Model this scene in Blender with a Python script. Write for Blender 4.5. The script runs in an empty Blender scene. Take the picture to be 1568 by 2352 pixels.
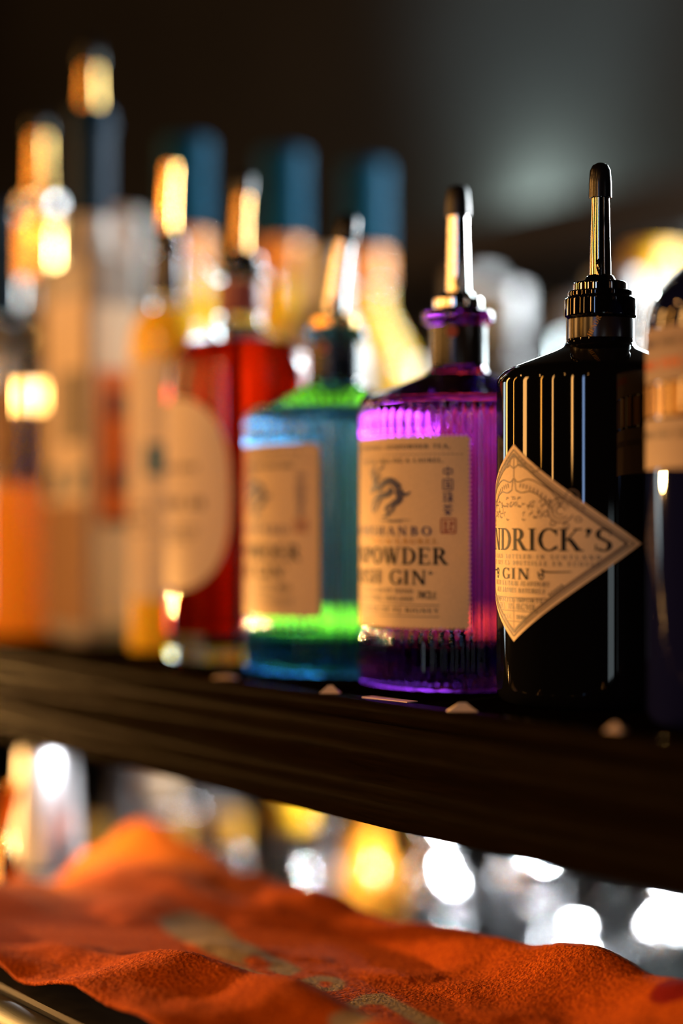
import bpy, bmesh, math, random
from mathutils import Vector, noise

R = math.radians
random.seed(7)
SC = bpy.context.scene
COL = SC.collection

# ------------------------------------------------------------------ camera
# World: X runs along the bar shelf, Y goes back from its front edge, shelf top is z = 0.
cam = bpy.data.cameras.new('camera')
cam.sensor_fit = 'VERTICAL'
cam.sensor_height = 36.0
cam.sensor_width = 24.0
cam.lens = 4200 / 2352 * 36.0
cam.shift_y = 14 / 2352
cam.clip_start = 0.01
cam.dof.use_dof = True
cam.dof.focus_distance = 0.755
cam.dof.aperture_fstop = cam.lens / 38.0
camo = bpy.data.objects.new('camera', cam)
camo.location = (0.5556, -0.4424, 0.076)
camo.rotation_euler = (R(90), 0, R(55.07))
COL.objects.link(camo)
SC.camera = camo

# ------------------------------------------------------------------ colour, sampling
SC.view_settings.view_transform = 'Standard'
SC.view_settings.look = 'None'
SC.view_settings.gamma = 1.0
SC.view_settings.use_curve_mapping = False
SC.view_settings.exposure = 0.0
cy = SC.cycles
cy.use_denoising = True
cy.caustics_reflective = False
cy.caustics_refractive = False
cy.max_bounces = 16
cy.transmission_bounces = 14
cy.glossy_bounces = 6
cy.diffuse_bounces = 3
cy.sample_clamp_indirect = 25.0
cy.blur_glossy = 0.0

# ------------------------------------------------------------------ world + lights
w = bpy.data.worlds.new('bar_dusk')
SC.world = w
w.use_nodes = True
w.node_tree.nodes['Background'].inputs[0].default_value = (0.35, 0.30, 0.26, 1)
w.node_tree.nodes['Background'].inputs[1].default_value = 0.004

WARM = (1.0, 0.46, 0.12)
AMBER = (1.0, 0.38, 0.05)
COOL = (0.80, 0.95, 1.0)


def area(name, loc, target, sx, sy, power, color):
    d = bpy.data.lights.new(name, 'AREA')
    d.shape = 'RECTANGLE'
    d.size, d.size_y = sx, sy
    d.energy = power
    d.color = color
    o = bpy.data.objects.new(name, d)
    o.location = loc
    o.rotation_euler = (Vector(target) - Vector(loc)).to_track_quat('-Z', 'Y').to_euler()
    COL.objects.link(o)
    return o


def spot(name, loc, target, power, color, angle, blend=1.0, radius=0.02):
    d = bpy.data.lights.new(name, 'SPOT')
    d.energy = power
    d.color = color
    d.spot_size = R(angle)
    d.spot_blend = blend
    d.shadow_soft_size = radius
    o = bpy.data.objects.new(name, d)
    o.location = loc
    o.rotation_euler = (Vector(target) - Vector(loc)).to_track_quat('-Z', 'Y').to_euler()
    COL.objects.link(o)
    return o


def point(name, loc, power, color, radius=0.02):
    d = bpy.data.lights.new(name, 'POINT')
    d.energy = power
    d.color = color
    d.shadow_soft_size = radius
    o = bpy.data.objects.new(name, d)
    o.location = loc
    COL.objects.link(o)
    return o


# the lamps and windows of the room in front of the bar, seen in the glass and chrome
HX, HY = -0.1, 0.08
for nm, dx, dy, dist, sx, sy, zc, pw, colr in (
        ('tube_lamp_a', -0.974, -0.226, 2.6, 0.16, 0.9, 0.56, 5.0, WARM),
        ('tube_lamp_b', -0.874, -0.486, 2.3, 0.05, 0.9, 0.56, 2.5, AMBER),
        ('tube_lamp_c', -0.655, -0.755, 2.2, 0.22, 0.8, 0.56, 8.0, WARM),
        ('tube_lamp_d', -0.30, -0.954, 2.3, 0.06, 0.7, 0.60, 3.0, AMBER),
        ('tube_lamp_e', -0.051, -0.998, 2.2, 0.06, 0.9, 0.56, 3.5, WARM),
        ('tube_lamp_f', 0.327, -0.945, 2.4, 0.09, 0.7, 0.60, 4.0, WARM),
        ('dusk_window', 0.516, -0.856, 2.6, 0.11, 0.8, 0.45, 2.2, (0.36, 0.56, 1.0))):
    p = Vector((HX + dx * dist, HY + dy * dist, zc))
    area(nm, p, (HX, HY, zc), sx, sy, pw * 1.75, colr)
for i, (x, y, z, pw) in enumerate(((-1.9, -1.0, 1.3, 7), (-1.0, -1.9, 1.25, 7), (0.2, -2.1, 1.4, 5), (1.1, -1.6, 1.2, 3))):
    point('pendant_bulb', (x, y, z), pw, WARM, 0.035)
# daylight window in the back wall, to the right of the view
area('back_window_light', (-0.43, 0.86, 0.38), (-0.43, 0.0, 0.34), 0.54, 0.44, 17.0, COOL)
point('back_sparkle_fill', (-0.22, 0.70, 0.34), 22.0, (0.95, 0.97, 1.0), 0.05)  # unseen light added to make highlight discs on the back bottles
# unseen warm strip added behind the teal bottle to glow through its foot
area('teal_glow_fill', (-0.308, 0.175, 0.017), (-0.308, 0.0, 0.017), 0.050, 0.013, 0.026, (1.0, 0.74, 0.01))
area('left_cool_fill', (-2.4, -0.20, -0.25), (-0.4, 0.0, -0.25), 0.22, 1.4, 5.0, COOL)  # unseen cool panel added for white glints on the left objects
area('shoulder_rim_fill', (-0.335, 0.325, 0.003), (-0.335, 0.324, 0.5), 0.17, 0.03, 0.05, (1.0, 0.55, 0.12))  # unseen upward light added for a warm rim on the ribbed shoulders
# puck lights under the shelf
for i, (x, y, pw) in enumerate(((-0.80, 0.33, 0.22), (-0.62, 0.30, 0.18), (-0.52, 0.46, 0.8), (-0.42, 0.40, 3.5), (-0.34, 0.46, 3.5))):
    area('under_shelf_puck_or_fill', (x, y, -0.060), (x, y, -0.5), 0.03, 0.03, pw, (0.95, 0.97, 1.0))
area('under_shelf_puck_or_fill', (-0.372, 0.016, -0.058), (-0.40, 0.020, -0.5), 0.02, 0.02, 0.20, (0.95, 0.97, 1.0))  # extra light added to whiten the shaker tin
# ledge lamp washing the wall, then unseen spots that widen and warm it
point('wall_washer', (-0.99, 0.845, 0.425), 4.5, (0.74, 0.95, 0.90), 0.02)
spot('wide_wall_fill', (-0.98, 0.50, 0.42), (-0.98, 0.90, 0.68), 24.0, (0.62, 0.86, 0.95), 75, 1.0, 0.05)
spot('amber_wall_fill', (-1.75, 0.45, 0.2), (-1.75, 0.9, 0.62), 0.30, AMBER, 80, 1.0, 0.05)
spot('left_group_fill', (0.15, -0.78, 0.50), (-0.47, 0.08, 0.14), 15.0, (1.0, 0.50, 0.18), 24, 0.9, 0.03)  # unseen spot added to brighten the left bottle group
# unseen fills added: white strip on the shaker tin, low raking light on the towel
area('tin_fill', (1.93, -1.11, -0.25), (-0.4, 0.0, -0.1), 0.25, 0.7, 1.3, COOL)
spot('towel_rake_fill', (-1.40, -0.37, 0.0), (-0.10, -0.04, -0.125), 130.0, (1.0, 0.50, 0.14), 23, 0.7, 0.015)


# ------------------------------------------------------------------ materials
def mat(name, color, rough=0.5, metal=0.0, trans=0.0, ior=1.45, spec=0.5, coat=0.0, emit=None,
        nscale=0.0, namt=0.0, bump=0.0, bscale=200.0, stretch=(1, 1, 1), sheen=0.0, sss=0.0):
    m = bpy.data.materials.new(name)
    m.use_nodes = True
    nt = m.node_tree
    b = nt.nodes['Principled BSDF']
    b.inputs['Base Color'].default_value = (*color, 1)
    b.inputs['Roughness'].default_value = rough
    b.inputs['Metallic'].default_value = metal
    b.inputs['Transmission Weight'].default_value = trans
    b.inputs['IOR'].default_value = ior
    b.inputs['Specular IOR Level'].default_value = spec
    b.inputs['Coat Weight'].default_value = coat
    b.inputs['Sheen Weight'].default_value = sheen
    if sss:
        b.inputs['Subsurface Weight'].default_value = sss
        b.inputs['Subsurface Radius'].default_value = (0.02, 0.012, 0.003)
    if namt or bump:
        tc = nt.nodes.new('ShaderNodeTexCoord')
        mp = nt.nodes.new('ShaderNodeMapping')
        mp.inputs['Scale'].default_value = stretch
        nt.links.new(tc.outputs['Object'], mp.inputs['Vector'])
    if namt:
        n = nt.nodes.new('ShaderNodeTexNoise')
        n.inputs['Scale'].default_value = nscale
        n.inputs['Detail'].default_value = 6
        nt.links.new(mp.outputs[0], n.inputs['Vector'])
        r = nt.nodes.new('ShaderNodeValToRGB')
        r.color_ramp.elements[0].position = 0.3
        r.color_ramp.elements[1].position = 0.7
        r.color_ramp.elements[0].color = (*[c * (1 - namt) for c in color], 1)
        r.color_ramp.elements[1].color = (*[min(1, c * (1 + namt)) for c in color], 1)
        nt.links.new(n.outputs['Fac'], r.inputs['Fac'])
        nt.links.new(r.outputs['Color'], b.inputs['Base Color'])
    if bump:
        n2 = nt.nodes.new('ShaderNodeTexNoise')
        n2.inputs['Scale'].default_value = bscale
        n2.inputs['Detail'].default_value = 5
        nt.links.new(mp.outputs[0], n2.inputs['Vector'])
        bp = nt.nodes.new('ShaderNodeBump')
        bp.inputs['Strength'].default_value = bump
        bp.inputs['Distance'].default_value = 0.002
        nt.links.new(n2.outputs['Fac'], bp.inputs['Height'])
        nt.links.new(bp.outputs['Normal'], b.inputs['Normal'])
    return m


def glass(name, color, rough=0.02, ior=1.45):
    return mat(name, color, rough=rough, trans=1.0, ior=ior)


M = dict(
    black_glass=mat('black_apothecary_glass', (0.0025, 0.0025, 0.003), 0.035, spec=0.4),
    violet_glass=glass('violet_glass', (0.42, 0.03, 0.62), 0.0, 1.40),
    teal_glass=glass('teal_glass', (0.07, 0.42, 0.80), 0.0, 1.40),
    violet_base=glass('dark_violet_foot', (0.03, 0.006, 0.10), 0.0, 1.40),
    teal_base=glass('dark_blue_foot', (0.004, 0.07, 0.24), 0.0, 1.40),
    clear_glass=glass('clear_glass', (0.92, 0.95, 0.94), 0.01, 1.45),
    frosted_glass=mat('frosted_glass', (0.42, 0.38, 0.33), 0.35, trans=0.15),
    red_liquid=glass('red_liqueur', (0.58, 0.020, 0.004), 0.0, 1.34),
    yellow_liquid=mat('lemon_liqueur', (1.0, 0.58, 0.03), 0.12, ior=1.34, sss=0.7),
    amber_liquid=mat('amber_liqueur', (1.0, 0.36, 0.03), 0.10, ior=1.34, sss=0.6),
    navy_glass=mat('navy_glass', (0.004, 0.005, 0.03), 0.04, spec=0.6),
    paper=mat('cream_label_paper', (0.80, 0.60, 0.35), 0.75, nscale=900, namt=0.05, bump=0.05, bscale=1500),
    paper_pale=mat('pale_label_paper', (0.80, 0.64, 0.44), 0.7, nscale=600, namt=0.05),
    paper_shaded=mat('shaded_cream_paper', (0.42, 0.31, 0.22), 0.75, nscale=600, namt=0.05),  # cream paper with shade put into its colour, for the navy bottle
    paper_tan=mat('kraft_label_paper', (0.34, 0.19, 0.09), 0.7, nscale=500, namt=0.08),
    band_orange=mat('orange_neck_band', (1.0, 0.34, 0.02), 0.4),
    paper_orange=mat('orange_label_paper', (0.75, 0.17, 0.01), 0.6, nscale=500, namt=0.06),
    paper_teal=mat('teal_label_ink', (0.02, 0.13, 0.20), 0.5),
    paper_grey=mat('grey_label_paper', (0.24, 0.21, 0.16), 0.7, nscale=300, namt=0.1),
    ink=mat('black_ink', (0.012, 0.014, 0.016), 0.55, spec=0.12),
    ink_brown=mat('brown_ink', (0.17, 0.12, 0.075), 0.6),
    ink_grey=mat('grey_ink', (0.05, 0.045, 0.05), 0.5),
    ink_violet=mat('violet_foil_ink', (0.035, 0.022, 0.13), 0.5, spec=0.3),
    ink_gold=mat('gold_foil_ink', (0.50, 0.26, 0.04), 0.5, metal=0.4),
    ink_red=mat('red_seal_ink', (0.36, 0.06, 0.025), 0.6),
    ink_blue=mat('blue_ink', (0.03, 0.035, 0.11), 0.5),
    chrome=mat('polished_chrome', (0.82, 0.80, 0.78), 0.07, metal=1.0),
    gunmetal=mat('dark_chrome', (0.30, 0.28, 0.26), 0.06, metal=1.0),
    smoke_glass=mat('smoky_dark_glass', (0.06, 0.055, 0.055), 0.2, spec=0.4),
    pewter=mat('dull_pewter_cap', (0.20, 0.20, 0.20), 0.4, metal=0.5),
    red_fill=mat('dark_red_liqueur', (0.30, 0.012, 0.006), 0.1, trans=0.3, ior=1.34),
    brass_dark=mat('dark_brass', (0.42, 0.25, 0.08), 0.25, metal=1.0),  # darker brass tone for the red bottle's spout
    brushed_tin=mat('brushed_tin', (0.85, 0.87, 0.90), 0.38, metal=1.0),
    shaker_steel=mat('satin_shaker_steel', (0.80, 0.82, 0.84), 0.16, metal=1.0),
    brass=mat('polished_brass', (0.85, 0.52, 0.16), 0.12, metal=1.0),
    rubber=mat('black_rubber', (0.006, 0.006, 0.007), 0.38),
    plastic=mat('black_plastic', (0.005, 0.005, 0.006), 0.22),
    blue_foil=mat('blue_capsule_foil', (0.001, 0.050, 0.095), 0.6, spec=0.05, nscale=60, namt=0.15),
    navy_foil=mat('navy_capsule_foil', (0.002, 0.02, 0.045), 0.5, spec=0.1),
    dark_foil=mat('dark_capsule_foil', (0.018, 0.013, 0.008), 0.22),
    blue_wrap=mat('blue_black_neck_wrap', (0.003, 0.007, 0.016), 0.25),
    red_foil=mat('russet_neck_band', (0.26, 0.045, 0.025), 0.4),
    white_cap=mat('white_screw_cap', (0.8, 0.78, 0.74), 0.35),
    cream_cap=mat('cream_screw_cap', (0.72, 0.50, 0.30), 0.4),
    amber_cap=mat('amber_screw_cap', (0.50, 0.24, 0.02), 0.35),
    yellow_cap=mat('yellow_screw_cap', (0.85, 0.46, 0.01), 0.35),
    steel=mat('brushed_steel', (0.075, 0.080, 0.065), 0.5, metal=1.0, bump=0.05, bscale=80, stretch=(1, 30, 30)),
    wall=mat('dark_painted_panel', (0.011, 0.011, 0.0105), 0.8, spec=0.08, nscale=3.0, namt=0.25),
    ledge=mat('dark_wall_ledge', (0.016, 0.014, 0.012), 0.7, spec=0.1, nscale=6, namt=0.2),
    floor=mat('dark_floor', (0.03, 0.025, 0.02), 0.6, nscale=8, namt=0.3),
    counter=mat('black_stone_counter', (0.015, 0.014, 0.013), 0.3, nscale=120, namt=0.4),
    well=mat('dark_steel_well', (0.02, 0.02, 0.02), 0.4, metal=0.3, nscale=20, namt=0.1),
    scrap=mat('paper_scrap', (0.75, 0.60, 0.45), 0.7, nscale=200, namt=0.05),
)


def wood(name, sp_):
    m = mat(name, (0.028, 0.018, 0.010), 0.42, spec=sp_)
    nt = m.node_tree
    b = nt.nodes['Principled BSDF']
    tc = nt.nodes.new('ShaderNodeTexCoord')
    mp = nt.nodes.new('ShaderNodeMapping')
    mp.inputs['Scale'].default_value = (6, 90, 90)
    n = nt.nodes.new('ShaderNodeTexNoise')
    n.inputs['Scale'].default_value = 6
    n.inputs['Detail'].default_value = 9
    n.inputs['Distortion'].default_value = 0.6
    r = nt.nodes.new('ShaderNodeValToRGB')
    r.color_ramp.elements[0].position = 0.35
    r.color_ramp.elements[0].color = (0.0042, 0.0026, 0.0010, 1)
    r.color_ramp.elements[1].position = 0.72
    r.color_ramp.elements[1].color = (0.0085, 0.0052, 0.0018, 1)
    bp = nt.nodes.new('ShaderNodeBump')
    bp.inputs['Strength'].default_value = 0.12
    bp.inputs['Distance'].default_value = 0.001
    L = nt.links.new
    L(tc.outputs['Object'], mp.inputs['Vector'])
    L(mp.outputs[0], n.inputs['Vector'])
    L(n.outputs['Fac'], r.inputs['Fac'])
    L(r.outputs['Color'], b.inputs['Base Color'])
    L(n.outputs['Fac'], bp.inputs['Height'])
    L(bp.outputs['Normal'], b.inputs['Normal'])
    return m


M['wood'] = wood('dark_stained_oak', 0.0)
nt_ = M['wood'].node_tree   # a thin worn polish over the matt stain
mx_ = nt_.nodes.new('ShaderNodeMixShader')
mx_.inputs[0].default_value = 0.16
gl_ = nt_.nodes.new('ShaderNodeBsdfPrincipled')
gl_.inputs['Base Color'].default_value = (0.006, 0.0035, 0.0015, 1)
gl_.inputs['Roughness'].default_value = 0.24
gl_.inputs['Specular IOR Level'].default_value = 0.02
nt_.links.new(nt_.nodes['Bump'].outputs['Normal'], gl_.inputs['Normal'])
nt_.links.new(nt_.nodes['Principled BSDF'].outputs[0], mx_.inputs[1])
nt_.links.new(gl_.outputs[0], mx_.inputs[2])
nt_.links.new(mx_.outputs[0], nt_.nodes['Material Output'].inputs['Surface'])
M['wood_matt'] = wood('dark_matt_oak', 0.0)
for e_ in M['wood_matt'].node_tree.nodes['Color Ramp'].color_ramp.elements:
    e_.color = (e_.color[0] * 0.4, e_.color[1] * 0.4, e_.color[2] * 0.4, 1)


# ------------------------------------------------------------------ object helpers
def link(name, me, m, parent=None, smooth=True, sharp=35):
    if m:
        me.materials.append(m)
    if smooth:
        me.polygons.foreach_set('use_smooth', [True] * len(me.polygons))
        if sharp:
            me.set_sharp_from_angle(angle=R(sharp))
    o = bpy.data.objects.new(name, me)
    COL.objects.link(o)
    if parent:
        o.parent = parent
    return o


def from_bm(name, bm, m, parent=None, smooth=True, sharp=35):
    me = bpy.data.meshes.new(name)
    bmesh.ops.recalc_face_normals(bm, faces=bm.faces)
    bm.to_mesh(me)
    bm.free()
    return link(name, me, m, parent, smooth, sharp)


def from_py(name, vs, fs, m, parent=None, smooth=True, sharp=35):
    me = bpy.data.meshes.new(name)
    me.from_pydata(vs, [], fs)
    me.update()
    return link(name, me, m, parent, smooth, sharp)


def tag(o, label=None, cat=None, group=None, kind=None):
    if label:
        o['label'] = label
    if cat:
        o['category'] = cat
    if group:
        o['group'] = group
    if kind:
        o['kind'] = kind
    return o


def thing(name, label, cat, loc, rz=0.0, group=None):
    o = bpy.data.objects.new(name, None)
    o.empty_display_size = 0.02
    COL.objects.link(o)
    o.location = loc
    o.rotation_euler = (0, 0, rz)
    return tag(o, label, cat, group)


def copy_tree(o, parent=None):
    c = o.copy()
    COL.objects.link(c)
    c.parent = parent
    for ch in list(o.children):
        copy_tree(ch, c)
    return c


def fillet(pts, rad, n=5):
    """round the inner corners of a (r, z) profile"""
    out = [pts[0]]
    for i in range(1, len(pts) - 1):
        a, b, c = Vector(pts[i - 1]), Vector(pts[i]), Vector(pts[i + 1])
        rr = rad[i] if isinstance(rad, (list, tuple)) else rad
        da, dc = (a - b), (c - b)
        t = min(rr, da.length * 0.45, dc.length * 0.45)
        if t < 1e-5 or da.length < 1e-6 or dc.length < 1e-6:
            out.append(pts[i])
            continue
        p, q = b + da.normalized() * t, b + dc.normalized() * t
        for k in range(n + 1):
            s = k / n
            v = (1 - s) ** 2 * p + 2 * s * (1 - s) * b + s * s * q
            out.append((v.x, v.y))
    out.append(pts[-1])
    return out


def split_profile(pr, z):
    """cut an upright (r, z) profile at height z: the part below, the part above"""
    k = max(i for i in range(len(pr) - 1) if pr[i][1] < z <= pr[i + 1][1])
    t = (z - pr[k][1]) / (pr[k + 1][1] - pr[k][1])
    r = pr[k][0] + t * (pr[k + 1][0] - pr[k][0])
    return pr[:k + 1] + [(r, z), (0, z)], [(0, z + .0001), (r, z + .0001)] + pr[k + 1:]


def lathe_bm(profile, seg=48, rfun=None, bm=None, cx=0, cy_=0):
    bm = bm or bmesh.new()
    rings = []
    for r, z in profile:
        if r < 1e-6:
            rings.append([bm.verts.new((cx, cy_, z))])
        else:
            ring = []
            for k in range(seg):
                a = 2 * math.pi * k / seg
                rr = rfun(r, z, a) if rfun else r
                ring.append(bm.verts.new((cx + rr * math.cos(a), cy_ + rr * math.sin(a), z)))
            rings.append(ring)
    for A, B in zip(rings, rings[1:]):
        if len(A) == 1 and len(B) == 1:
            continue
        for k in range(seg):
            j = (k + 1) % seg
            if len(A) == 1:
                bm.faces.new((A[0], B[j], B[k]))
            elif len(B) == 1:
                bm.faces.new((A[k], A[j], B[0]))
            else:
                bm.faces.new((A[k], A[j], B[j], B[k]))
    return bm


def lathe(name, profile, m, parent=None, seg=48, rfun=None, sharp=40, cx=0, cy_=0):
    return from_bm(name, lathe_bm(profile, seg, rfun, None, cx, cy_), m, parent, True, sharp)


def tube_bm(path, radii, seg=20, bm=None, cap=True):
    bm = bm or bmesh.new()
    path = [Vector(p) for p in path]
    rings = []
    up = Vector((0.3, 1, 0.1)).normalized()
    for i, p in enumerate(path):
        t = (path[min(i + 1, len(path) - 1)] - path[max(i - 1, 0)]).normalized()
        x = up.cross(t).normalized()
        y = t.cross(x).normalized()
        rings.append([bm.verts.new(p + radii[i] * (math.cos(a) * x + math.sin(a) * y))
                      for a in (2 * math.pi * k / seg for k in range(seg))])
    for A, B in zip(rings, rings[1:]):
        for k in range(seg):
            j = (k + 1) % seg
            bm.faces.new((A[k], A[j], B[j], B[k]))
    if cap:
        bm.faces.new(list(reversed(rings[0])))
        bm.faces.new(rings[-1])
    return bm


def box_bm(x0, x1, y0, y1, z0, z1, bm=None, bev=0.0):
    bm = bm or bmesh.new()
    r = bmesh.ops.create_cube(bm, size=1.0)
    for v in r['verts']:
        v.co = Vector(((x0 + x1) / 2 + v.co.x * (x1 - x0), (y0 + y1) / 2 + v.co.y * (y1 - y0), (z0 + z1) / 2 + v.co.z * (z1 - z0)))
    if bev:
        es = list({e for v in r['verts'] for e in v.link_edges})
        bmesh.ops.bevel(bm, geom=es, offset=bev, segments=3, affect='EDGES', profile=0.6)
    return bm


# ------------------------------------------------------------------ flat drawing (mm), wrapped onto a bottle
class Draw:
    def __init__(self):
        self.q = []

    def poly(self, *pts):
        self.q.append(list(pts))

    def rect(self, x0, y0, x1, y1):
        n = max(1, int(abs(x1 - x0) / 1.6))
        for i in range(n):
            a, b = x0 + (x1 - x0) * i / n, x0 + (x1 - x0) * (i + 1) / n
            self.poly((a, y0), (b, y0), (b, y1), (a, y1))

    def line(self, pts, w, w1=None):
        P = []
        for i in range(len(pts) - 1):
            (x0, y0), (x1, y1) = pts[i], pts[i + 1]
            n = max(1, int(math.hypot(x1 - x0, y1 - y0) / 1.6))
            P += [(x0 + (x1 - x0) * k / n, y0 + (y1 - y0) * k / n) for k in range(n)]
        P.append(pts[-1])
        N = len(P)
        prev = None
        for i in range(N):
            a, b = P[max(0, i - 1)], P[min(N - 1, i + 1)]
            dx, dy = b[0] - a[0], b[1] - a[1]
            L = math.hypot(dx, dy) or 1
            ww = (w if w1 is None else w + (w1 - w) * i / (N - 1)) / 2
            l = (P[i][0] - dy / L * ww, P[i][1] + dx / L * ww)
            r = (P[i][0] + dy / L * ww, P[i][1] - dx / L * ww)
            if prev:
                self.poly(prev[1], r, l, prev[0])
            prev = (l, r)

    def arc(self, cx, cy, rx, ry, a0, a1, tx, ty, n=18):
        prev = None
        for i in range(n + 1):
            a = R(a0 + (a1 - a0) * i / n)
            c, s = math.cos(a), math.sin(a)
            t = abs(c) * tx + abs(s) * ty
            o = (cx + rx * c, cy + ry * s)
            q = (cx + (rx - t * abs(c) - t * 0.3 * abs(s)) * c, cy + (ry - t * abs(s)) * s)
            if prev:
                self.poly(prev[1], prev[0], o, q)
            prev = (o, q)

    def disc(self, cx, cy, rx, ry=None, n=16):
        ry = ry or rx
        self.poly(*[(cx + rx * math.cos(2 * math.pi * k / n), cy + ry * math.sin(2 * math.pi * k / n)) for k in range(n)])

    def curve(self, pts, w, w1=None, n=8):
        """smooth Catmull-Rom stroke"""
        P = [pts[0]] + list(pts) + [pts[-1]]
        out = []
        for i in range(1, len(P) - 2):
            p0, p1, p2, p3 = [Vector(P[i + k - 1]) for k in range(4)]
            for k in range(n):
                t = k / n
                v = 0.5 * ((2 * p1) + (-p0 + p2) * t + (2 * p0 - 5 * p1 + 4 * p2 - p3) * t * t + (-p0 + 3 * p1 - 3 * p2 + p3) * t ** 3)
                out.append((v.x, v.y))
        out.append(pts[-1])
        self.line(out, w, w1)


S_, T_ = 0.165, 0.062


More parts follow.
